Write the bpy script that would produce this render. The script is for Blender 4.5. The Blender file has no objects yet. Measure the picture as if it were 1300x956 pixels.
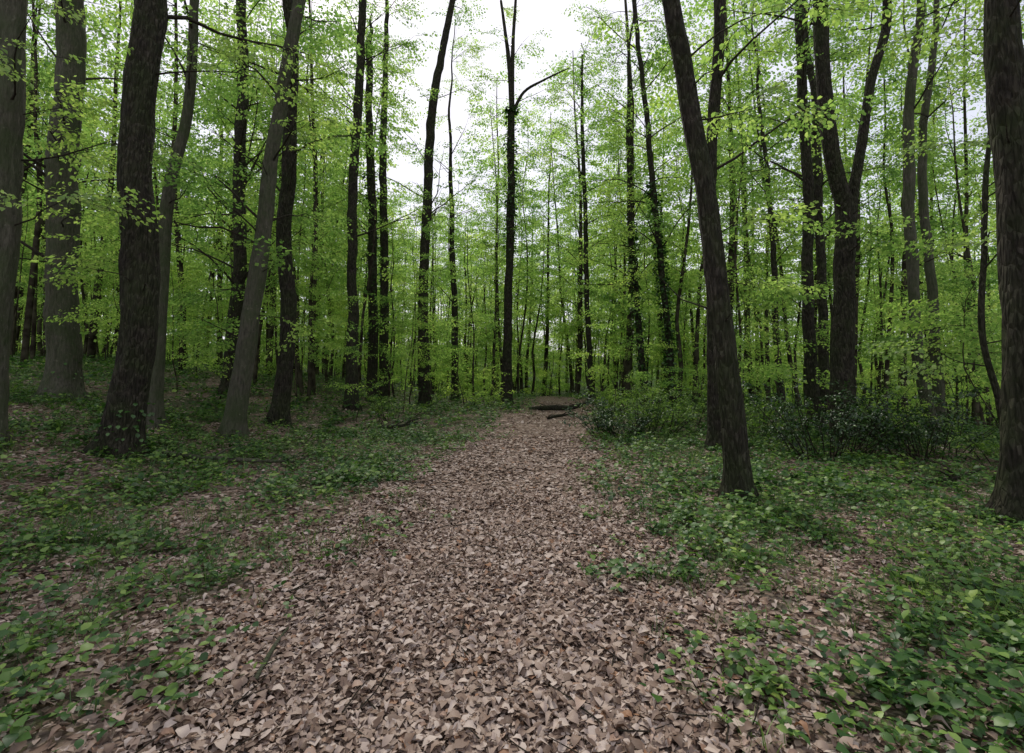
import bpy, math, random
import numpy as np
rng=np.random.default_rng(7); random.seed(7)
S=bpy.context.scene
# ---------------------------------------------------------------- noise / terrain
def vnoise(x,y,seed=0):
    x=np.asarray(x,float);y=np.asarray(y,float)
    xi=np.floor(x).astype(np.int64);yi=np.floor(y).astype(np.int64)
    fx=x-xi;fy=y-yi;fx=fx*fx*(3-2*fx);fy=fy*fy*(3-2*fy)
    def h(a,b):
        n=(a*374761393+b*668265263+seed*974634777)&0xffffffff
        n=((n^(n>>13))*1274126177)&0xffffffff
        return ((n^(n>>16))&0xffff)/65535.0
    return (h(xi,yi)*(1-fx)+h(xi+1,yi)*fx)*(1-fy)+(h(xi,yi+1)*(1-fx)+h(xi+1,yi+1)*fx)*fy
def fbm(x,y,s=0):
    return vnoise(x,y,s)*.5+vnoise(x*2.1,y*2.1,s+1)*.3+vnoise(x*4.3,y*4.3,s+2)*.2
def sst(a,b,v):
    t=np.clip((v-a)/(b-a),0,1);return t*t*(3-2*t)
def sp(u): return np.log1p(np.exp(np.clip(2*u,-40,40)))/2
PY=[-5,2.2,4.5,8,15,23,30,45];PX=[-.2,-.16,-.28,.07,1.0,2.2,2.6,1.0];PW=[1.15,1.12,1.14,1.18,1.0,.85,.7,.6]
def pc(y): return np.interp(y,PY,PX)
def pw(y): return np.interp(y,PY,PW)
def H(x,y):
    x=np.asarray(x,float);y=np.asarray(y,float)
    h=3.4*(1-np.exp(-.055*sp(-x-4.6)))
    h=h-3.5*(1-np.exp(-.05*sp(x-12)))
    h=h-1.0*sst(27,55,y)+10*sst(60,200,y)
    h=h+(fbm(x*.5,y*.5,5)-.5)*.16+(fbm(x*2,y*2,9)-.5)*.05
    d=np.abs(x-pc(y))/pw(y)
    h=h-.05*(1-sst(.5,1.3,d))
    return h
def veg(x,y):
    e=np.abs(x-pc(y))-pw(y)
    off=sst(-.3,1.1,e+(fbm(x*1.7,y*1.7,21)-.5)*1.9)
    n=fbm(x*1.1,y*1.1,31)*.55+fbm(x*3.7,y*3.7,35)*.45
    base=np.where(x>pc(y),.425,.495)-sst(8,16,y)*.08
    return off*(.14+.86*sst(base-.17,base+.17,n))
# ---------------------------------------------------------------- mesh builder
class MB:
    def __init__(s): s.v=[];s.l=[];s.c=[];s.n=0
    def add(s,v,fs):
        v=np.asarray(v,np.float32).reshape(-1,3)
        for f in fs:
            f=np.asarray(f,np.int32)
            s.l.append((f+s.n).ravel()); s.c.append(np.full(f.shape[0],f.shape[1],np.int32))
        s.v.append(v); s.n+=len(v)
    def arrays(s): return np.concatenate(s.v),np.concatenate(s.l),np.concatenate(s.c)
    def addraw(s,v,l,c):
        s.v.append(v.astype(np.float32));s.l.append(l+s.n);s.c.append(c);s.n+=len(v)
    def mesh(s,name,mat,smooth=False):
        me=bpy.data.meshes.new(name)
        if s.n:
            v,l,c=s.arrays()
            me.vertices.add(len(v));me.vertices.foreach_set('co',v.ravel())
            me.loops.add(len(l));me.loops.foreach_set('vertex_index',l.astype(np.int32))
            me.polygons.add(len(c));st=np.zeros(len(c),np.int32);st[1:]=np.cumsum(c)[:-1]
            me.polygons.foreach_set('loop_start',st)
            if smooth: me.polygons.foreach_set('use_smooth',np.ones(len(c),bool))
            me.update(calc_edges=True)
        me.materials.append(mat);return me
def obj(name,me,parent=None,loc=(0,0,0)):
    o=bpy.data.objects.new(name,me);S.collection.objects.link(o);o.location=loc
    if parent: o.parent=parent
    return o
def empty(name):
    return obj(name,None)
def rot(yaw,pitch,roll):
    yaw,pitch,roll=[np.atleast_1d(np.asarray(a,float)) for a in (yaw,pitch,roll)]
    n=max(len(yaw),len(pitch),len(roll));yaw=np.broadcast_to(yaw,n);pitch=np.broadcast_to(pitch,n);roll=np.broadcast_to(roll,n)
    cz,sz=np.cos(yaw),np.sin(yaw);cy,sy=np.cos(-pitch),np.sin(-pitch);cx,sx=np.cos(roll),np.sin(roll)
    R=np.empty((n,3,3))
    R[:,0,0]=cz*cy;R[:,0,1]=cz*sy*sx-sz*cx;R[:,0,2]=cz*sy*cx+sz*sx
    R[:,1,0]=sz*cy;R[:,1,1]=sz*sy*sx+cz*cx;R[:,1,2]=sz*sy*cx-cz*sx
    R[:,2,0]=-sy;R[:,2,1]=cy*sx;R[:,2,2]=cy*cx
    return R
def scatter(mb,tpl,pos,R,s):
    V,F=tpl;n=len(pos)
    if n==0:return
    s=np.broadcast_to(np.atleast_1d(s),n)
    v=np.einsum('nij,kj->nki',R,V)*s[:,None,None]+np.asarray(pos)[:,None,:]
    off=(np.arange(n)*len(V))
    mb.add(v.reshape(-1,3),[(np.asarray(f)[None,:,:]+off[:,None,None]).reshape(-1,np.asarray(f).shape[1]) for f in F])
def leaf_hi(w=.3,curl=.12,fold=.06):
    V=[(0,0,0)]
    for t,ww in((.28,.85),(.62,.95)):
        z=-curl*(2*t-1)**2+curl
        V+=[(t,w*ww,z+fold),(t,0,z),(t,-w*ww,z+fold)]
    V.append((1,0,-curl*.3))
    return np.array(V),[np.array([(0,2,1),(0,3,2),(4,5,7),(5,6,7)]),np.array([(1,2,5,4),(2,3,6,5)])]
LEAF_HI=leaf_hi(.33)
LEAF_LO=(np.array([(0,0,0),(.5,.36,.06),(1,0,-.05),(.5,-.36,.06)]),[np.array([(0,2,1),(0,3,2)])])
LEAF_Q=(np.array([(0,0,0),(.5,.4,.0),(1,0,0),(.5,-.4,.0)]),[np.array([(0,3,2,1)])])
def scat_tpl(tpl,pos,R,s):
    mb=MB();scatter(mb,tpl,pos,R,s)
    out={}
    for L,C in zip(mb.l,mb.c): out.setdefault(int(C[0]),[]).append(L.reshape(-1,C[0]))
    return np.concatenate(mb.v),[np.concatenate(a) for a in out.values()]
def spray(L=.9,leaf=.075,step=.055,leaft=LEAF_LO,nside=5,twig=True,tilt=(.35,.5)):
    P=[];Y=[]
    tw=[((0,0,0),0.,L)]
    for i in range(nside):
        t=(i+1)/(nside+1.5);sd=1 if i%2 else -1
        a=sd*rng.uniform(.5,.95)
        tw.append(((t*L,0,-.08*t*t*L),a,L*(.62-.4*t)*rng.uniform(.8,1.2)))
    lines=[]
    for (p,a,l) in tw:
        n=max(2,int(l/step));t=(np.arange(n)+.6)/n
        x=p[0]+np.cos(a)*l*t;y=p[1]+np.sin(a)*l*t;z=p[2]-.1*l*t*t
        sd=np.where(np.arange(n)%2==0,1,-1)
        yaw=a+sd*rng.uniform(.4,1.2,n);yaw[-1]=a
        P.append(np.stack([x,y,z],1));Y.append(yaw)
        lines.append((p,(x[-1],y[-1],z[-1])))
    P=np.concatenate(P);Y=np.concatenate(Y);n=len(P)
    P+=rng.normal(0,.012+leaf*.15,P.shape)
    R=rot(Y,rng.normal(-.45,tilt[0],n),rng.normal(0,tilt[1],n))
    lv=scat_tpl(leaft,P,R,leaf*rng.uniform(.6,1.2,n))
    mb=MB()
    for a,b in (lines if twig else lines[:1]):
        a=np.array(a);b=np.array(b);r=.0035
        o=np.array([(0,r,0),(0,-r*.6,r),(0,-r*.6,-r)])
        mb.add(np.concatenate([a+o,b+o*.4]),[np.array([(0,1,4,3),(1,2,5,4),(2,0,3,5)])])
    tv=(np.concatenate(mb.v),[np.concatenate([L.reshape(-1,4) for L in mb.l])])
    return lv,tv
SPR_N=[spray(leaft=LEAF_HI,leaf=.078) for _ in range(5)]
SPR_M=[spray(L=1.0,leaf=.1,step=.08,leaft=LEAF_Q,twig=False,tilt=(.35,.4)) for _ in range(5)]
SPR_F=[spray(L=1.25,leaf=.17,step=.155,nside=4,leaft=LEAF_Q,twig=False,tilt=(.35,.5)) for _ in range(5)]
SPR_X=[spray(L=1.7,leaf=.34,step=.36,nside=4,leaft=LEAF_Q,twig=False,tilt=(.4,.6)) for _ in range(5)]
def tube(mb,P,R,sides=6,noise=0,flare=0,seed=0):
    P=np.asarray(P,float);R=np.asarray(R,float);n=len(P)
    T=np.gradient(P,axis=0);T/=np.linalg.norm(T,axis=1)[:,None]+1e-9
    ref=np.array([0,1,0.]) if abs(T[0][1])<.8 else np.array([1.,0,0])
    U=np.cross(T,ref);U/=np.linalg.norm(U,axis=1)[:,None]+1e-9
    W=np.cross(T,U)
    a=np.arange(sides)*2*math.pi/sides
    rr=np.repeat(R[:,None],sides,1)
    if noise:
        L=np.concatenate([[0],np.cumsum(np.linalg.norm(np.diff(P,axis=0),axis=1))])
        ca=np.cos(a)[None]*1.3+50;sa=np.sin(a)[None]*1.3
        nn=fbm(ca*1.5+L[:,None]*.8+seed*7,sa*1.5+L[:,None]*.45,seed)+ .5*vnoise(ca*6+seed,sa*6+L[:,None]*3,seed+4)-.75
        rr=rr*(1+noise*nn)
    if flare:
        L=np.concatenate([[0],np.cumsum(np.linalg.norm(np.diff(P,axis=0),axis=1))])
        lob=1+.45*np.cos(a*5+seed)+.3*np.cos(a*3+seed*2)
        rr=rr*(1+flare*np.exp(-np.maximum(L-.15,0)/.22)[:,None]*lob[None])
    v=P[:,None,:]+rr[:,:,None]*(np.cos(a)[None,:,None]*U[:,None,:]+np.sin(a)[None,:,None]*W[:,None,:])
    i=np.arange(n-1)[:,None]*sides;j=np.arange(sides)[None];k=(j+1)%sides
    F=np.stack([i+j,i+k,i+sides+k,i+sides+j],-1).reshape(-1,4)
    mb.add(v.reshape(-1,3),[F])
def catmull(P,step=.25):
    P=np.asarray(P,float);Q=np.concatenate([[2*P[0]-P[1]],P,[2*P[-1]-P[-2]]])
    out=[]
    for i in range(1,len(Q)-2):
        m=max(2,int(np.linalg.norm(Q[i+1][:3]-Q[i][:3])/step))
        t=np.arange(m)[:,None]/m
        out.append(.5*((2*Q[i])+(-Q[i-1]+Q[i+1])*t+(2*Q[i-1]-5*Q[i]+4*Q[i+1]-Q[i+2])*t*t+(-Q[i-1]+3*Q[i]-3*Q[i+1]+Q[i+2])*t**3))
    out.append(P[-1:]);return np.concatenate(out)
def dirv(az,el): return np.array([math.cos(az)*math.cos(el),math.sin(az)*math.cos(el),math.sin(el)])
def place_sprays(fb,tb,lib,pts,az,el,sc):
    pts=np.array(pts);az=np.array(az);el=np.array(el);sc=np.array(sc);n=len(pts)
    if n==0:return
    w=rng.integers(0,len(lib),n)
    for k in range(len(lib)):
        m=w==k
        if not m.any():continue
        R=rot(az[m],el[m],rng.normal(0,.35,m.sum()))
        scatter(fb,lib[k][0],pts[m],R,sc[m])
        if tb is not None: scatter(tb,lib[k][1],pts[m],R,sc[m])
def branch(tb,SL,start,az,el,L,r0,gap=.45,sides=5,t0=.25,dens=1.5,subs=True):
    n=7;p=np.array(start,float);P=[p];e=el;a=az
    for i in range(n-1):
        e=e*.93+rng.normal(0,.13)-.03;a+=rng.normal(0,.17)
        p=p+dirv(a,e)*L/(n-1);P.append(p)
    P=np.array(P);R=r0*np.linspace(1,.15,n)
    tube(tb,P,R,sides)
    ns=max(3,int(L*dens))
    for i in range(ns):
        t=rng.uniform(t0,.97);f=t*(n-1);k=min(int(f),n-2);q=P[k]+(P[k+1]-P[k])*(f-k)
        sa=a+rng.choice([-1,1])*rng.uniform(.4,1.1);sl=L*rng.uniform(.25,.5)*(1.25-t)
        se=e*.5+rng.normal(.1,.25)
        m=4;sp_=[q]
        for j in range(m-1):
            se-=.08;q=q+dirv(sa+rng.normal(0,.15),se)*sl/(m-1);sp_.append(q)
        sp_=np.array(sp_)
        if subs: tube(tb,sp_,r0*.35*np.linspace(1,.3,m),3)
        c=max(1,int(sl/gap))
        for j in range(c+1):
            tt=(j+rng.uniform(0,.8))/(c+.3)*(m-1);tt=min(tt,m-1.001);kk=int(tt)
            SL.append((sp_[kk]+(sp_[kk+1]-sp_[kk])*(tt-kk),sa+rng.normal(0,.6),rng.normal(-.12,.25),rng.uniform(.6,1.15)))
    SL.append((P[-1],a,-.1,1.))
def emit(fb,tb,lib,SL,sc=1.):
    if SL: place_sprays(fb,tb,lib,[s[0] for s in SL],[s[1] for s in SL],[s[2] for s in SL],[s[3]*sc for s in SL])
# ---------------------------------------------------------------- materials
def newmat(name):
    m=bpy.data.materials.new(name);m.use_nodes=True;nt=m.node_tree;nt.nodes.clear()
    out=nt.nodes.new('ShaderNodeOutputMaterial');return m,nt,out
def N(nt,t,**k):
    n=nt.nodes.new(t)
    for a,b in k.items():
        if a in n.inputs: n.inputs[a].default_value=b
        else: setattr(n,a,b)
    return n
def ramp(nt,fac,cols):
    r=nt.nodes.new('ShaderNodeValToRGB');e=r.color_ramp.elements
    while len(e)<len(cols): e.new(.5)
    for i,(p,c) in enumerate(cols): e[i].position=p;e[i].color=(*c,1)
    nt.links.new(fac,r.inputs[0]);return r.outputs[0]
def mapping(nt,src,scale):
    mp=nt.nodes.new('ShaderNodeMapping');mp.inputs['Scale'].default_value=scale;nt.links.new(src,mp.inputs[0]);return mp.outputs[0]
def leafmat(name,cols,trans,tf=.5,rough=.5,gl=.06,var=None):
    m,nt,out=newmat(name);lk=nt.links.new
    g=N(nt,'ShaderNodeNewGeometry')
    c=ramp(nt,g.outputs['Random Per Island'],cols)
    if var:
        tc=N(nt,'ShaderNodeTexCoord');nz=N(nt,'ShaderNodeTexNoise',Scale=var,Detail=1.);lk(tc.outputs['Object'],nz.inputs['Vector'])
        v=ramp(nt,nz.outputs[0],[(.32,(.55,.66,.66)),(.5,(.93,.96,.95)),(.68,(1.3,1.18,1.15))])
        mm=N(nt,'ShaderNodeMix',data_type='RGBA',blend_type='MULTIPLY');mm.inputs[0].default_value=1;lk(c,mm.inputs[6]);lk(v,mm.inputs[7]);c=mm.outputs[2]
    d=N(nt,'ShaderNodeBsdfDiffuse');lk(c,d.inputs[0])
    t=N(nt,'ShaderNodeBsdfTranslucent')
    mul=N(nt,'ShaderNodeMix',data_type='RGBA',blend_type='MULTIPLY');mul.inputs[0].default_value=1
    lk(c,mul.inputs[6]);mul.inputs[7].default_value=(*trans,1);lk(mul.outputs[2],t.inputs[0])
    mx=N(nt,'ShaderNodeMixShader');mx.inputs[0].default_value=tf;lk(d.outputs[0],mx.inputs[1]);lk(t.outputs[0],mx.inputs[2])
    if gl==0:
        lk(mx.outputs[0],out.inputs[0]);return m
    gs=N(nt,'ShaderNodeBsdfGlossy');gs.inputs['Roughness'].default_value=rough;gs.inputs[0].default_value=(.8,.8,.8,1)
    m2=N(nt,'ShaderNodeMixShader');m2.inputs[0].default_value=gl;lk(mx.outputs[0],m2.inputs[1]);lk(gs.outputs[0],m2.inputs[2])
    lk(m2.outputs[0],out.inputs[0]);return m
CL=[(0,(.145,.245,.06)),(.5,(.215,.335,.085)),(1,(.32,.43,.125))]
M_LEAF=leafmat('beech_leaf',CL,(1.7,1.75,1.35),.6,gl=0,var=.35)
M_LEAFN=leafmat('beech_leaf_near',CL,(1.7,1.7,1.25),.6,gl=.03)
M_LEAFHAZE=leafmat('beech_leaf_painted_haze',[(0,(.19,.28,.09)),(.5,(.27,.37,.125)),(1,(.36,.46,.18))],(1.7,1.7,1.4),.6,gl=0,var=.2)  # distance haze painted into the far leaves as paler greens
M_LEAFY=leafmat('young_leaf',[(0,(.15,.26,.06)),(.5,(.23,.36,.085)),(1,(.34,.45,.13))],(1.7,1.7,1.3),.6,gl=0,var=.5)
M_HOLLY=leafmat('holly_leaf',[(0,(.010,.028,.008)),(.6,(.022,.055,.013)),(1,(.06,.12,.02))],(1,1.5,.6),.15,.35,.05)
M_BUSH=leafmat('bush_leaf',[(0,(.04,.09,.02)),(.5,(.10,.18,.035)),(1,(.22,.33,.07))],(1.5,1.6,1),.45,.35,.03)
M_IVY=leafmat('ivy_leaf',[(0,(.02,.05,.010)),(.6,(.035,.09,.015)),(1,(.07,.15,.03))],(1,1.5,.6),.25,.4,.04)
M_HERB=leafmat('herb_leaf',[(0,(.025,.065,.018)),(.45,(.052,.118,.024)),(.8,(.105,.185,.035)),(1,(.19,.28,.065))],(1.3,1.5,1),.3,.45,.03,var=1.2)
M_DEAD=leafmat('dead_leaf',[(0,(.085,.052,.037)),(.2,(.175,.115,.084)),(.45,(.265,.192,.15)),(.7,(.345,.268,.222)),(.9,(.46,.38,.33)),(1,(.24,.12,.06))],(1,.9,.8),.12,.6,.03)
def barkmat(name,dark,light,moss,mossamt=.5,lz=4):
    m,nt,out=newmat(name);lk=nt.links.new
    tc=N(nt,'ShaderNodeTexCoord')
    co=mapping(nt,tc.outputs['Object'],(1,1,.22))
    n1=N(nt,'ShaderNodeTexNoise',Scale=28.,Detail=6.,Roughness=.65);lk(co,n1.inputs['Vector'])
    n2=N(nt,'ShaderNodeTexNoise',Scale=2.2,Detail=6.,Roughness=.65);lk(tc.outputs['Object'],n2.inputs['Vector'])
    v=N(nt,'ShaderNodeTexVoronoi',feature='DISTANCE_TO_EDGE',Scale=22.);lk(co,v.inputs['Vector'])
    c=ramp(nt,n1.outputs[0],[(.3,dark),(.7,light)])
    c2=ramp(nt,n2.outputs[0],[(.58-mossamt*.3,(0,0,0)),(.82-mossamt*.2,(.85,.85,.85))])
    mx=N(nt,'ShaderNodeMix',data_type='RGBA');lk(c2,mx.inputs[0]);lk(c,mx.inputs[6]);mx.inputs[7].default_value=(*moss,1)
    # pale lichen flecks
    n3=N(nt,'ShaderNodeTexNoise',Scale=9.,Detail=8.,Roughness=.75);lk(tc.outputs['Object'],n3.inputs['Vector'])
    c3=ramp(nt,n3.outputs[0],[(.60,(0,0,0)),(.68,(.6,.6,.6))])
    mz=N(nt,'ShaderNodeMix',data_type='RGBA');lk(c3,mz.inputs[0]);lk(mx.outputs[2],mz.inputs[6]);mz.inputs[7].default_value=(*[a*1.7 for a in light],1)
    b=N(nt,'ShaderNodeBsdfPrincipled',Roughness=.95);b.inputs['Specular IOR Level'].default_value=.15;lk(mz.outputs[2],b.inputs['Base Color'])
    ad=N(nt,'ShaderNodeMath',operation='ADD');lk(n1.outputs[0],ad.inputs[0])
    mm=N(nt,'ShaderNodeMath',operation='MULTIPLY');lk(v.outputs['Distance'],mm.inputs[0]);mm.inputs[1].default_value=float(lz);lk(mm.outputs[0],ad.inputs[1])
    bp=N(nt,'ShaderNodeBump',Strength=1.,Distance=.04);lk(ad.outputs[0],bp.inputs['Height']);lk(bp.outputs[0],b.inputs['Normal'])
    lk(b.outputs[0],out.inputs[0]);return m
M_DARK=barkmat('dark_bark',(.012,.010,.008),(.072,.062,.047),(.040,.052,.020),.6,4)
M_BEECH=barkmat('beech_bark',(.04,.037,.028),(.13,.12,.092),(.05,.068,.028),.75,.6)
M_TWIG=barkmat('twig_bark',(.015,.012,.009),(.055,.045,.032),(.025,.03,.015),.2,1)
def flatbark(name,c1,c2):
    m,nt,out=newmat(name);lk=nt.links.new
    tc=N(nt,'ShaderNodeTexCoord');n2=N(nt,'ShaderNodeTexNoise',Scale=3.,Detail=3.);lk(tc.outputs['Object'],n2.inputs['Vector'])
    c=ramp(nt,n2.outputs[0],[(.35,c1),(.65,c2)]);d=N(nt,'ShaderNodeBsdfDiffuse');lk(c,d.inputs[0]);lk(d.outputs[0],out.inputs[0]);return m
M_FAR=flatbark('far_bark',(.02,.016,.012),(.07,.065,.042))
def groundmat():
    m,nt,out=newmat('forest_floor');lk=nt.links.new
    tc=N(nt,'ShaderNodeTexCoord').outputs['Object']
    nz=N(nt,'ShaderNodeTexNoise',Scale=9.,Detail=3.);lk(tc,nz.inputs['Vector'])
    add=N(nt,'ShaderNodeMix',data_type='VECTOR');add.inputs[0].default_value=.06;lk(tc,add.inputs[4]);lk(nz.outputs['Color'],add.inputs[5])
    v=N(nt,'ShaderNodeTexVoronoi',Scale=26.);lk(add.outputs[1],v.inputs['Vector'])
    sx=N(nt,'ShaderNodeSeparateColor');lk(v.outputs['Color'],sx.inputs[0])
    c=ramp(nt,sx.outputs[0],[(0,(.045,.028,.02)),(.3,(.11,.072,.052)),(.6,(.2,.145,.112)),(1,(.33,.26,.215))])
    a=N(nt,'ShaderNodeAttribute',attribute_name='veg')
    n3=N(nt,'ShaderNodeTexNoise',Scale=30.,Detail=5.);lk(tc,n3.inputs['Vector'])
    g=ramp(nt,n3.outputs[0],[(.3,(.012,.02,.006)),(.55,(.04,.07,.018)),(.75,(.09,.14,.035))])
    n4=N(nt,'ShaderNodeTexNoise',Scale=5.,Detail=7.,Roughness=.7);lk(tc,n4.inputs['Vector'])
    ma=N(nt,'ShaderNodeMath',operation='MULTIPLY_ADD');lk(n4.outputs[0],ma.inputs[0]);ma.inputs[1].default_value=2.4
    mb_=N(nt,'ShaderNodeMath',operation='MULTIPLY_ADD');lk(a.outputs['Fac'],mb_.inputs[0]);mb_.inputs[1].default_value=1.3;mb_.inputs[2].default_value=-1.75
    lk(mb_.outputs[0],ma.inputs[2]);ma.use_clamp=True
    mx=N(nt,'ShaderNodeMix',data_type='RGBA');lk(ma.outputs[0],mx.inputs[0]);lk(c,mx.inputs[6]);lk(g,mx.inputs[7])
    b=N(nt,'ShaderNodeBsdfPrincipled',Roughness=.95);b.inputs['Specular IOR Level'].default_value=.15;lk(mx.outputs[2],b.inputs['Base Color'])
    bp=N(nt,'ShaderNodeBump',Strength=1.,Distance=.03);lk(v.outputs['Distance'],bp.inputs['Height']);lk(bp.outputs[0],b.inputs['Normal'])
    lk(b.outputs[0],out.inputs[0]);return m
gx=np.concatenate([np.linspace(-260,-30,24)[:-1],np.linspace(-30,-9,43)[:-1],np.linspace(-9,9,151)[:-1],np.linspace(9,30,43)[:-1],np.linspace(30,260,24)])
gy=np.concatenate([np.linspace(-60,-3,12)[:-1],np.linspace(-3,14,143)[:-1],np.linspace(14,50,91)[:-1],np.linspace(50,400,36)])
X,Y=np.meshgrid(gx,gy);Z=H(X,Y)
mb=MB();nx=len(gx);ny=len(gy)
i=(np.arange(ny-1)[:,None]*nx+np.arange(nx-1)[None]).ravel()
mb.add(np.stack([X,Y,Z],-1).reshape(-1,3),[np.stack([i,i+1,i+nx+1,i+nx],1)])
me=mb.mesh('ground',groundmat(),True)
at=me.attributes.new('veg','FLOAT','POINT');at.data.foreach_set('value',np.maximum(veg(X,Y),sst(32,50,Y)*1.3).ravel().astype(np.float32))
obj('forest_ground',me)
# ---------------------------------------------------------------- leaf litter
mb=MB()
def cand(n,x0,x1,y0,y1):
    return rng.uniform(x0,x1,n),rng.uniform(y0,y1,n)
def litter(n,x0,x1,y0,y1,tpls,size,dens):
    x,y=cand(n,x0,x1,y0,y1)
    v=veg(x,y);e=np.abs(x-pc(y))-pw(y)
    keep=(rng.random(n)<dens*(1-.58*v)*np.where(e<.2,1,.75))&(np.abs(x)<1.12*y+1.2)
    x=x[keep];y=y[keep];n=len(x)
    z=H(x,y)+rng.uniform(.003,.026,n)
    w=rng.integers(0,len(tpls),n)
    for k,t in enumerate(tpls):
        m=w==k;c=m.sum()
        R=rot(rng.uniform(0,6.28,c),rng.normal(0,.19,c),rng.normal(0,.21,c)+np.where(rng.random(c)<.3,math.pi,0))
        scatter(mb,t,np.stack([x[m],y[m],z[m]],1),R,size*np.clip(rng.lognormal(0,.4,c),.35,2.))
DL=[leaf_hi(.3,.12,.05),leaf_hi(.34,.22,.1),leaf_hi(.26,-.08,.16),leaf_hi(.32,.05,-.05),leaf_hi(.22,.3,.2),leaf_hi(.36,.04,.02)]
litter(64000,-5.5,5.5,1.6,5.5,DL,.041,1.)
litter(42000,-1.8,1.6,1.6,7,DL,.041,1.)
litter(70000,-13,12,5.5,12,[LEAF_LO],.057,1.)
litter(20000,-1.8,3,5.5,13,[LEAF_LO],.057,1.)
litter(26000,-20,16,12,26,[LEAF_LO],.09,1.)
obj('leaf_litter',mb.mesh('leaf_litter',M_DEAD))
# ---------------------------------------------------------------- ground plants
def herb(kind):
    if kind==0:
        n=7;yaw=np.arange(n)*2.4+rng.uniform(0,6);P=np.stack([np.cos(yaw)*.015,np.sin(yaw)*.015,rng.uniform(.03,.09,n)],1)
        return scat_tpl(LEAF_HI,P,rot(yaw,rng.normal(.25,.3,n),rng.normal(0,.3,n)),rng.uniform(.035,.07,n))
    if kind==1:
        n=9;t=np.linspace(0,.3,n);yaw=np.where(np.arange(n)%2,1,-1)*rng.uniform(.5,1.3,n)
        P=np.stack([t,rng.normal(0,.012,n),rng.uniform(.02,.08,n)],1)
        return scat_tpl(leaf_hi(.42,.08,.05),P,rot(yaw,rng.normal(.1,.3,n),rng.normal(0,.35,n)),rng.uniform(.03,.06,n))
    if kind==2:
        P=[];Yw=[]
        for s in range(4):
            c=rng.normal(0,.05,2);z=rng.uniform(.04,.16);y0=rng.uniform(0,6.28)
            for k in range(3): P.append((c[0],c[1],z));Yw.append(y0+k*2.09)
        n=len(P);return scat_tpl(leaf_hi(.36,.06,.04),np.array(P),rot(np.array(Yw),rng.normal(-.05,.25,n),rng.normal(0,.25,n)),rng.uniform(.03,.06,n))
    n=14
    V=np.array([(0,.012,0),(0,-.012,0),(.5,.009,.02),(.5,-.009,.02),(1,0,-.12)])
    yaw=rng.uniform(0,6.28,n);P=np.stack([rng.normal(0,.04,n),rng.normal(0,.04,n),np.zeros(n)],1)
    return scat_tpl((V,[np.array([(0,1,3,2)]),np.array([(2,3,4)])]),P,rot(yaw,rng.uniform(.6,1.3,n),0),rng.uniform(.08,.2,n))
HB=[herb(0),herb(0),herb(1),herb(1),herb(2),herb(2),herb(3)]
mb=MB()
def herbs(n,x0,x1,y0,y1,sc):
    x,y=cand(n,x0,x1,y0,y1);v=veg(x,y)
    kind=fbm(x*.8,y*.8,77)
    keep=(rng.random(n)<v*v*.85+.09*(v>.05))&(np.abs(x)<1.12*y+1.2);x=x[keep];y=y[keep];kind=kind[keep];n=len(x)
    w=np.clip(((kind-.25)*2*7+rng.normal(0,2.2,n)).astype(int),0,6)
    z=H(x,y)+.005
    for k in range(7):
        m=w==k;c=m.sum()
        scatter(mb,HB[k],np.stack([x[m],y[m],z[m]],1),rot(rng.uniform(0,6.28,c),rng.normal(0,.15,c),rng.normal(0,.15,c)),sc*rng.uniform(.5,1.5,c))
herbs(13000,-7,7,1.6,6,.95)
herbs(19000,-14,14,6,13,1.2)
herbs(19000,-30,30,13,36,1.9)
obj('ground_plants',mb.mesh('ground_plants',M_HERB))
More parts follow.
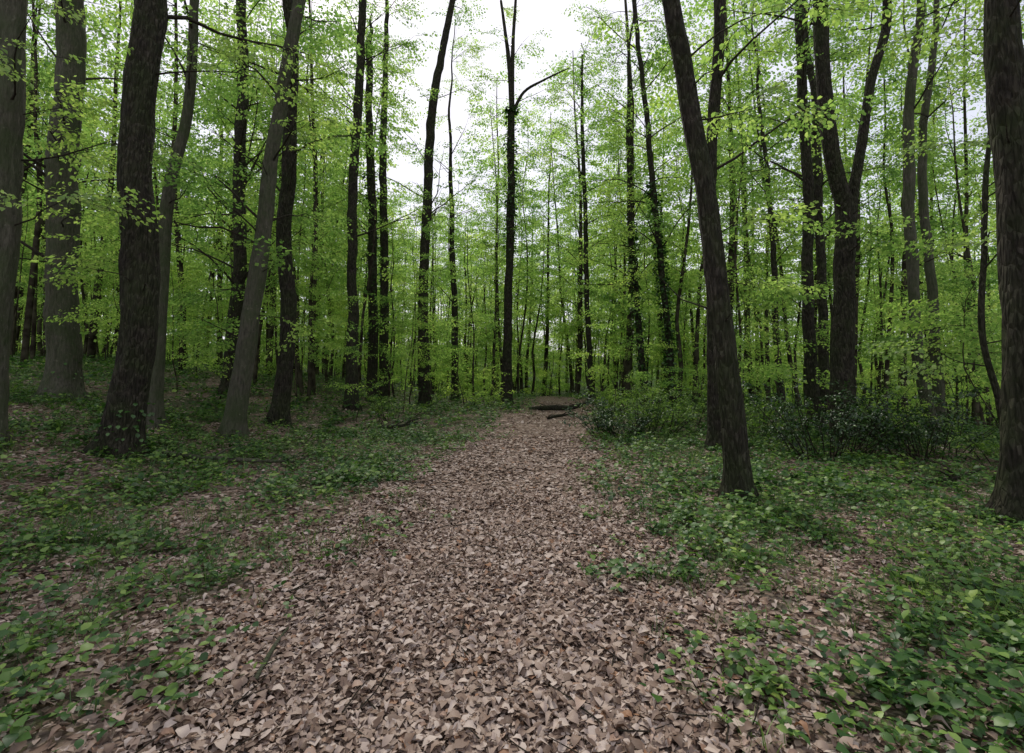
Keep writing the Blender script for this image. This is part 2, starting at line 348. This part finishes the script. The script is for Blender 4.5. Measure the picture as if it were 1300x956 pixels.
# ---------------------------------------------------------------- hero trees
T={
'A':(7.5,[(-7.70,0.7,.275),(-7.66,2.99,.221),(-7.58,5.38,.213),(-7.59,7.23,.204)],'b',(5,8,3)),
'B':(12,[(-10.49,1.0,.40),(-10.57,2.89,.352),(-10.63,5.72,.338),(-10.70,8.63,.324),(-10.83,10.61,.307)],'b',(4,20,4)),
'C':(8.2,[(-6.24,.15,.324),(-6.09,1.47,.296),(-5.97,2.48,.279),(-6.05,4.42,.270),(-6.12,6.14,.260),(-6.08,7.76,.255)],'d',(6.5,12,4)),
'D':(10.5,[(-7.29,.4,.176),(-7.22,2.73,.154),(-7.17,5.21,.132),(-6.85,7.41,.116),(-6.77,9.48,.101)],'b',(4,16,2.6)),
'E':(11,[(-5.96,.15,.269),(-5.72,1.94,.22),(-5.5,3.99,.205),(-5.31,6.25,.172),(-5.02,8.05,.157),(-4.7,9.86,.14)],'b',(3.8,18,2.8)),
'F':(13,[(-5.9,.2,.28),(-5.73,2.41,.23),(-5.83,5.03,.215),(-5.73,7.5,.19),(-5.76,10.07,.165),(-5.92,11.36,.15)],'d',(5,18,3)),
'G':(17,[(-9.4,.8,.29),(-9.15,4.76,.25),(-9.28,8.8,.22),(-9.2,11.8,.2),(-9.35,14.4,.16)],'d',(4,28,3.5)),
'H':(18,[(-5.62,.1,.27),(-5.62,3.54,.21),(-5.72,7.77,.195),(-5.53,11.55,.18),(-5.47,15.1,.155)],'d',(6,18,3)),
'H2':(22,[(-5.99,.3,.27),(-6.0,5.7,.22),(-6.23,10.9,.2),(-6.37,15.9,.155)],'d',(5,18,3)),
'I2':(24,[(-5.98,.3,.27),(-6.1,7.9,.22),(-6.18,13.7,.18),(-6.07,19.6,.1)],'d',(7,14,2.6)),
'I':(22,[(-3.72,.1,.33),(-3.84,4.0,.25),(-3.75,8.1,.235),(-3.51,13,.22),(-3.05,15.9,.19),(-2.61,18.1,.15)],'d',(7,12,2.8)),
'I3':(27,[(-2.99,.1,.23),(-3.05,5.35,.19),(-3.2,8.7,.16),(-3.31,13.9,.1)],'d',(4,16,2.8)),
'J':(24,[(-.26,-.05,.31),(-.185,4.2,.24),(-.07,9.8,.22),(0,14.1,.2)],'d',(6,14,2.6)),
'K':(26,[(4.0,0,.18),(3.83,6.4,.14),(3.72,12.6,.12),(3.68,17.7,.07)],'d',(5,34,3.)),
'L':(20,[(6.34,0,.2),(6.02,3.76,.15),(5.7,8.1,.14),(5.32,12.3,.12),(5.0,16.6,.1)],'d',(6,28,3.2)),
'L2':(22,[(5.75,0,.19),(5.37,4.66,.15),(5.16,8.8,.135),(5.15,13.8,.09)],'d',(5,28,3)),
'M':(10.5,[(4.15,0,.194),(4.13,2.25,.155),(4.14,4.37,.137),(4.22,6.5,.13),(4.4,9.5,.12)],'d',(5.5,12,2.8)),
'N':(6.3,[(2.77,-.1,.184),(2.66,1.31,.155),(2.56,2.48,.15),(2.44,3.76,.142),(2.31,4.78,.14),(2.17,5.7,.135),(2.04,6.33,.13)],'d',(6.6,12,2.8)),
'O':(11.5,[(7.36,-.1,.3),(7.45,1.96,.265),(7.6,3.74,.25),(7.67,5.5,.24)],'d',(9.5,0,3)),
'P':(14,[(8.23,0,.215),(8.15,3.1,.172),(8.22,6.4,.16),(8.2,9.35,.15),(8.26,12.1,.13)],'d',(5,18,3)),
'P2':(17,[(10.36,0,.22),(10.3,4.76,.17),(10.4,8.8,.157),(10.4,10.7,.144)],'d',(5,16,3)),
'Q':(12,[(9.84,-.1,.157),(9.5,1.97,.14),(9.46,4.2,.13),(9.5,6.7,.13),(9.77,9.0,.11),(9.95,10.6,.1)],'b',(4,14,2.6)),
'Q2':(13,[(10.8,-.3,.15),(10.74,2,.13),(10.7,4.4,.12),(10.7,7.1,.11),(11.0,9.65,.09),(11.2,11.4,.07)],'b',(4,12,2.4)),
'R':(5.4,[(5.32,-.1,.266),(5.34,.85,.208),(5.39,2.18,.208),(5.45,3.45,.2),(5.44,4.6,.19),(5.42,5.66,.175)],'d',(6.2,10,3)),
'S':(8,[(7.7,-.1,.068),(7.6,1,.055),(7.4,2.2,.05),(7.55,3.7,.045),(7.7,5.2,.04),(7.85,6.8,.025)],'d',(2.5,10,1.5)),
'U':(20,[(10.5,0,.17),(10.4,2.85,.14),(10.3,5.95,.12),(10.2,9.4,.1),(9.9,12.7,.07)],'d',(4,20,2.8)),
}
LIMBS={'J':[[(0,14.0,.15),(-.15,16.5,.12),(-.54,19.6,.07)],[(0,14.0,.14),(.04,17.2,.11),(.19,19.8,.07)],[(0,13.9,.11),(.57,15.0,.08),(1.52,15.6,.06),(2.74,16.2,.03)]],
'O':[[(7.64,5.2,.22),(7.34,6.6,.2),(7.2,8.7,.185),(7.2,10.2,.17),(7.1,14,.1)],[(7.7,5.2,.15),(8.0,6.6,.124),(8.32,8.3,.115),(8.7,9.5,.106),(8.8,10.6,.1),(9.2,14,.06)]]}
IVY={'J':(7,16,500),'L':(.3,9,900),'L2':(.3,8,700),'I':(0,1.5,60),'C':(0,.7,120),'B':(0,1,60),'H2':(2,10,300)}
LOW={'A':[(3.2,-.1,1.6),(4.2,.3,2.0),(5.0,-.4,2.0)],'B':[(3.,-1.3,2.6),(4,-.6,2.4),(4.6,-1.6,3),(5.5,-.9,3),(6.5,-1.2,3)],
'E':[(2.1,-2.6,1.6),(2.6,0,1.4),(3.,2.9,1.8),(3.4,-.5,1.4)],'D':[(3,-1.5,1.5),(3.6,2.8,1.6),(4.5,-.5,1.6)],'C':[(6.2,-.2,2.2)],
'M':[(3.4,.4,1.5),(4.4,-.8,1.6)],'N':[(4.8,.3,1.3),(5.6,-.4,1.6)],'Q':[(1.8,-2,1.6),(2.5,0,1.8)],'Q2':[(2.,-1,1.8)],'S':[(1.6,2.5,1),(2,-1,1)],'P':[(2.,-1.2,2),(3,-2.4,2)],'O':[(4.2,-1.5,1.8)]}
LV_IVY=leaf_hi(.42,.08,.05)
for ti,(k,(d,pts,bk,(zb,nb,bl))) in enumerate(T.items()):
    lib=SPR_N if d<9 else SPR_M
    bx,bz,br=pts[0];g=float(H(bx,d));off=g-.12
    rs=.86
    P=[(x,d+.06*math.sin(z*.7+ti)*(z>1),z,r*rs) for x,z,r in pts];P[0]=(bx,d,off,br*rs)
    top=pts[-1][1];Ht=rng.uniform(17,21)
    if k in('S',):Ht=8
    if k!='O' and k!='J' and top<Ht-1:
        dx=(pts[-1][0]-pts[-2][0])/(pts[-1][1]-pts[-2][1]);z=top;x=pts[-1][0];r=pts[-1][2]*rs;m=4;dz=(Ht-top)/m
        for q in range(m):
            dx*=.6;z+=dz;x+=dx*dz+rng.normal(0,.1);P.append((x,d+rng.normal(0,.1),z,max(r*(1-(q+1)/m*.85),.02)))
    C=catmull(P,.16)
    zz_=C[:,2];amp=.035*np.clip((zz_-1)/3,0,1)
    C[:,0]+=amp*(fbm(zz_*.6+ti*9,zz_*0+ti,3)-.5)*4*min(1,d/12);C[:,1]+=amp*(fbm(zz_*.6+ti*5,zz_*0+ti,8)-.5)*4
    tr=MB();br_=MB();fo=MB();SL=[]
    sides=24 if d<15 else 12
    tube(tr,C[:,:3],C[:,3],sides,noise=.38,flare=.42,seed=ti)
    lim=[]
    for L_ in LIMBS.get(k,[]):
        c=catmull([(x,d,z,r*rs) for x,z,r in L_],.2);tube(tr,c[:,:3],c[:,3],12,noise=.2,seed=ti+3);lim.append(c)
    zt=C[-1,2]
    if k=='O':nb=16
    for b in range(nb):
        src=C if not lim or rng.random()<(.4 if k=='J' else 0) else lim[rng.integers(len(lim))]
        zz=rng.uniform(max(zb,src[0,2]),src[-1,2]) 
        j=int(np.argmin(np.abs(src[:,2]-zz)));f=(zz-zb)/max(zt-zb,1)
        L=bl*rng.uniform(.6,1.2)*(1-.4*max(f,0))
        branch(br_,SL,src[j,:3],rng.uniform(0,6.28),rng.uniform(.3,1.1),L,min(src[j,3]*.35,.006+L*.009),gap=.5)
    for (zz,az,L) in LOW.get(k,[]):
        j=int(np.argmin(np.abs(C[:,2]-g-zz)));branch(br_,SL,C[j,:3],az,.3,L,.006+L*.006,gap=.3,dens=2.2)
    for q in range(5 if d<15 else 3):
        j=int(np.argmin(np.abs(C[:,2]-g-rng.uniform(1.5,7))));L=rng.uniform(.3,1.2);a=rng.uniform(0,6.28)
        p0=C[j,:3];p1=p0+dirv(a,.4)*L*.5;p2=p1+dirv(a+rng.normal(0,.4),rng.normal(.2,.4))*L*.5
        tube(br_,[p0,p1,p2],[.014,.009,.004],4)
    emit(fo,br_,lib,SL)
    e=empty('beech_tree')
    mt=M_DARK if bk=='d' else M_BEECH
    obj('trunk',tr.mesh('trunk',mt,True),e);obj('branches',br_.mesh('branches',M_TWIG,True),e);obj('foliage',fo.mesh('foliage',M_LEAFN if d<9 else M_LEAF),e)
    if k in IVY:
        z0,z1,n=IVY[k];iv=MB()
        z=rng.uniform(z0,z1,n);j=np.clip(np.searchsorted(C[:,2],z+g),0,len(C)-1)
        c=C[j];a=rng.uniform(0,6.28,n)
        rr=c[:,3]*1.05+np.abs(rng.normal(0,.06,n))
        scatter(iv,LV_IVY,np.stack([c[:,0]+np.cos(a)*rr,c[:,1]+np.sin(a)*rr,c[:,2]+rng.uniform(-.1,.1,n)],1),rot(a+rng.normal(0,.5,n),rng.normal(-.5,.3,n),rng.normal(0,.3,n)),rng.uniform(.05,.1,n)*(1 if d<15 else 1.8))
        obj('ivy',iv.mesh('ivy',M_IVY),e)
# ---------------------------------------------------------------- generic tree variants (realised into one mass)
def variant(Ht,r,zb,nb,bl,lib,sc,gap,lean=.3,dens=1.2,pw_=1.,elr=(.2,1.0),sides=7):
    tr=MB();fo=MB();SL=[]
    z=np.linspace(-.2,Ht,9);x=np.cumsum(rng.normal(0,lean*.35,9));y=np.cumsum(rng.normal(0,lean*.35,9));x-=x[0];y-=y[0]
    C=catmull(np.stack([x,y,z,r*np.linspace(1,.12,9)],1),1.2)
    tube(tr,C[:,:3],C[:,3],sides,noise=.15,seed=int(rng.integers(99)))
    for b in range(nb):
        zz=zb+(Ht-zb)*rng.random()**pw_;j=int(np.argmin(np.abs(C[:,2]-zz)));f=(zz-zb)/(Ht-zb)
        L=bl*rng.uniform(.55,1.15)*(1-.55*f)
        branch(tr,SL,C[j,:3],rng.uniform(0,6.28),rng.uniform(*elr),L,min(C[j,3]*.4,.006+L*.008),gap=gap,sides=3,dens=dens,subs=False)
    emit(fo,None,lib,SL,sc)
    return tr.arrays(),fo.arrays()
VT=[variant(rng.uniform(19,23),rng.uniform(.13,.2),rng.uniform(3,6),34,3.4,SPR_F,1.,.95,.35) for _ in range(5)]
VX=[variant(rng.uniform(19,23),rng.uniform(.13,.2),rng.uniform(1.5,4),32,3.4,SPR_X,1.,1.2,.35,sides=5) for _ in range(4)]
VP=[variant(rng.uniform(12,17),rng.uniform(.055,.11),rng.uniform(3,6),15,1.7,SPR_F,.8,.9,.5,sides=6) for _ in range(5)]
VS=[variant(rng.uniform(4.5,8),rng.uniform(.025,.045),1.2,17,1.9,SPR_M,1.,.8,.3,sides=5) for _ in range(4)]
VB=[variant(rng.uniform(2,4.),rng.uniform(.015,.03),.25,15,1.5,SPR_F,.7,.7,.3,sides=4) for _ in range(4)]
VY=[variant(rng.uniform(3,6),rng.uniform(.012,.025),.9,7,1.1,SPR_M,.7,.6,.5,sides=5) for _ in range(4)]
heroes=[(p[1][0][0],p[0]) for p in T.values()]
def put(W,F,vs,x,y,s):
    (wv,wl,wc),(fv,fl,fc)=vs[rng.integers(len(vs))]
    R=rot(rng.uniform(0,6.28),rng.normal(0,.03),rng.normal(0,.03))[0]
    o=np.array([x,y,float(H(x,y))-.05])
    W.addraw((wv@R.T)*s+o,wl,wc);F.addraw((fv@R.T)*s*1.0+o,fl,fc)
def okpos(x,y,sp_,pl,hd=3):
    return not(any((x-a)**2+(y-b)**2<sp_**2 for a,b in pl) or any((x-a)**2+(y-b)**2<hd for a,b in heroes))
W=MB();F=MB();FX=MB();pl=[];cnt=0
for _ in range(8000):
    y=rng.uniform(21,110);x=rng.uniform(-1.2,1.2)*y
    if y<34 and abs(x-pc(y))<2.4: continue
    if not okpos(x,y,3.3 if y<45 else 5.4,pl): continue
    t=x/y;s=rng.uniform(.85,1.25)
    if -.30<t<-.03: s=min(s,(.34*y)/21)
    if t>.35 and rng.random()<.6: continue
    if s<.42: continue
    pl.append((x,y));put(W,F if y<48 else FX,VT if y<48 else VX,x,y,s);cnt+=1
    if cnt>=250:break
cnt=0
for _ in range(5000):
    y=rng.uniform(18,62);x=rng.uniform(-1.0,1.0)*y
    if y<34 and abs(x-pc(y))<2.: continue
    if not okpos(x,y,1.1,pl,1.5): continue
    t=x/y;s=rng.uniform(.8,1.2)
    if -.30<t<-.03: s=min(s,(.38*y)/16)
    if s<.4: continue
    pl.append((x,y));put(W,F,VP,x,y,s);cnt+=1
    if cnt>=260:break
e=empty('distant_forest');obj('trunks',W.mesh('trunks',M_FAR,True),e);obj('foliage',F.mesh('foliage',M_LEAF),e);obj('far_foliage',FX.mesh('far_foliage',M_LEAFHAZE),e)
W=MB();F=MB();c2=0;pl2=[]
for _ in range(5000):
    y=15+rng.random()**1.1*45;x=rng.uniform(-1.1,1.1)*y
    if abs(x-pc(y))<2.3 and y<34: continue
    if y<20 and abs(x)<6.5: continue
    if not okpos(x,y,1.8,pl2,1.): continue
    if x/y>.4 and rng.random()<.5: continue
    pl2.append((x,y));put(W,F,VS,x,y,rng.uniform(.7,1.15));c2+=1
    if c2>=130:break
c2=0
for _ in range(5000):
    y=26+rng.random()*58;x=rng.uniform(-1.1,1.1)*y
    if abs(x-pc(y))<2.0 and y<30: continue
    if not okpos(x,y,1.6,pl2,1.): continue
    pl2.append((x,y));put(W,F,VB,x,y,rng.uniform(.5,1.0)*(1+.005*y));c2+=1
    if c2>=200:break
for (x,y) in [(8.8,9.6),(10.8,10.4),(7.2,13.2),(11.8,12.4),(12.6,14.6),(6.1,16.2),(9.2,16.5),(3.1,17),(-4.6,15.2),(-8.2,14.2),(-8.6,11.6),(-11.5,15),(-3.2,19),(-7.4,18.2),(-12.6,11.4),(4.4,19.4),(8.9,18.4),(13.8,16.5),(5.3,12.6),(9.9,13.8),(-1.9,21),(7.9,21)]:
    put(W,F,VY,x,y,rng.uniform(.8,1.25))
e=empty('understory_saplings');obj('stems',W.mesh('stems',M_FAR,True),e);obj('leaves',F.mesh('leaves',M_LEAFY),e)
# ---------------------------------------------------------------- shrubs
def shrub(name,x,y,w,h,lib,mat,n,sc):
    tb=MB();fb=MB();SL=[]
    for i in range(n):
        a=rng.uniform(0,6.28);rr=w*.5*math.sqrt(rng.random())*.7
        px=x+math.cos(a)*rr;py=y+math.sin(a)*rr*.6;g=float(H(px,py))
        L=h*rng.uniform(.35,1.15);el=rng.uniform(.8,1.45)
        q=np.array([px,py,g-.03]);P=[q]
        for j in range(4):
            q=q+dirv(a,el)*L/4;el-=.1;P.append(q)
            if j>0:
                for _ in range(2): SL.append((q,rng.uniform(0,6.28),rng.uniform(-.1,.9),rng.uniform(.18,.4)))
        tube(tb,P,.012*np.linspace(1,.3,5),4)
    emit(fb,tb,lib,SL,sc)
    e=empty(name);obj('stems',tb.mesh('stems',M_TWIG,True),e);obj('leaves',fb.mesh('leaves',mat),e)
SPR_H=[spray(L=1.0,leaf=.2,step=.13,leaft=leaf_hi(.3,.1,.12),nside=4) for _ in range(4)]
shrub('holly_bush',6.0,9.7,2.1,1.55,SPR_H,M_HOLLY,40,1.)
shrub('holly_bush',7.4,9.3,1.9,1.35,SPR_H,M_HOLLY,32,1.)
shrub('beech_seedling_bush',3.3,13.0,2.2,1.2,SPR_H,M_BUSH,28,1.)
shrub('holly_bush',2.45,12.1,1.5,1.0,SPR_H,M_HOLLY,26,1.)
shrub('beech_seedling_bush',-3.7,16.,1.6,1.1,SPR_H,M_BUSH,12,1.1)
shrub('beech_seedling_bush',4.6,14.5,2.4,1.4,SPR_H,M_BUSH,26,1.1)
shrub('beech_seedling_bush',8.6,8.6,2.2,.8,SPR_H,M_BUSH,16,.9)
shrub('beech_seedling_bush',4.4,19.,2.2,1.5,SPR_H,M_LEAFY,18,1.2)
shrub('beech_seedling_bush',-1.4,21.5,2.0,1.3,SPR_H,M_LEAFY,14,1.2)
shrub('beech_seedling_bush',5.6,11.8,1.8,1.0,SPR_H,M_BUSH,18,1.)
shrub('beech_seedling_bush',8.9,12.2,2.4,1.3,SPR_H,M_LEAFY,18,1.)
# ---------------------------------------------------------------- fallen wood
def log(name,pts,r,mat=M_DARK,tw=0):
    mb=MB();P=catmull([(x,y,float(H(x,y))+dz,rr) for (x,y,dz),rr in zip(pts,r)],.08)
    tube(mb,P[:,:3],P[:,3],9,noise=.25,seed=3)
    for i in range(tw):
        j=rng.integers(len(P));a=rng.uniform(0,6.28);L=rng.uniform(.2,.6)
        tube(mb,[P[j,:3],P[j,:3]+dirv(a,.5)*L*.5,P[j,:3]+dirv(a+.3,.35)*L],[.02,.013,.005],4)
    obj(name,mb.mesh(name,mat,True))
log('fallen_log',[(.7,20.6,.06),(1.5,20.3,.14),(2.4,20.5,.16),(3.3,21.0,.4),(3.9,21.2,.95)],[.06,.11,.10,.06,.025],M_DARK,10)
log('fallen_branch',[(1.2,17.2,.03),(1.5,17.5,.07),(2.2,17.6,.14)],[.04,.055,.02],M_DARK,5)
log('fallen_branch',[(-3.6,14.,.05),(-3.1,13.8,.12),(-2.6,14.2,.18)],[.06,.05,.02],M_DARK,7)
log('fallen_branch',[(-5.7,8.3,.08),(-4.9,8.4,.12),(-4.1,8.7,.09),(-3.4,8.8,.05)],[.045,.04,.03,.012],M_BEECH,4)
log('fallen_branch',[(-1.31,2.7,.03),(-1.35,3.0,.05),(-1.38,3.25,.03)],[.012,.012,.006],M_BEECH,0)
log('fallen_branch',[(5.2,7.5,.05),(6.1,7.4,.06),(7.2,7.9,.1)],[.03,.03,.02],M_TWIG,4)
mb=MB()
for i in range(520):
    y=1.8+rng.random()**1.2*14;x=rng.uniform(-1.,1.)*y;a=rng.uniform(0,3.14);L=rng.uniform(.08,.4);z=float(H(x,y))+.03
    d=dirv(a,rng.normal(0,.06));tube(mb,[(x,y,z),(x+d[0]*L/2,y+d[1]*L/2+rng.normal(0,.02),z+.01),(x+d[0]*L,y+d[1]*L,z+d[2]*L)],[.005,.004,.002],4)
obj('twig_litter',mb.mesh('twig_litter',M_TWIG))
# ---------------------------------------------------------------- light
el=math.radians(48);azs=math.radians(-14)
w=bpy.data.worlds.new('World');S.world=w;w.use_nodes=True;nt=w.node_tree;nt.nodes.clear()
out=nt.nodes.new('ShaderNodeOutputWorld');bg=nt.nodes.new('ShaderNodeBackground');bg.inputs[1].default_value=.13
sky=nt.nodes.new('ShaderNodeTexSky');sky.sky_type='NISHITA';sky.sun_disc=False;sky.sun_elevation=el;sky.sun_rotation=azs;sky.dust_density=2.5
tc=nt.nodes.new('ShaderNodeTexCoord');nz=nt.nodes.new('ShaderNodeTexNoise');nz.inputs['Scale'].default_value=2.5;nz.inputs['Detail'].default_value=4
nt.links.new(tc.outputs['Generated'],nz.inputs['Vector'])
cr=ramp(nt,nz.outputs[0],[(.35,(.5,.5,.5)),(.6,(.92,.92,.92))])
mx=nt.nodes.new('ShaderNodeMix');mx.data_type='RGBA';nt.links.new(cr,mx.inputs[0]);nt.links.new(sky.outputs[0],mx.inputs[6]);mx.inputs[7].default_value=(8.1,8.1,8.9,1)
nt.links.new(mx.outputs[2],bg.inputs[0]);nt.links.new(bg.outputs[0],out.inputs[0])
sd=bpy.data.lights.new('sun','SUN');sd.energy=3.2;sd.angle=math.radians(14);sd.color=(1,.95,.84)
so=obj('sun',sd);from mathutils import Vector
dv=Vector((math.sin(azs)*math.cos(el),math.cos(azs)*math.cos(el),math.sin(el)))
so.rotation_euler=dv.to_track_quat('Z','Y').to_euler();so.location=(0,0,30)
cd=bpy.data.cameras.new('camera');co=obj('camera',cd,None,(0,0,1.6));co.rotation_euler=(math.radians(93.2),0,0)
cd.lens=18;cd.sensor_width=36;cd.shift_y=-.034;cd.clip_end=1500;cd.clip_start=.05
S.camera=co
S.view_settings.view_transform='Standard';S.view_settings.look='None';S.view_settings.exposure=0
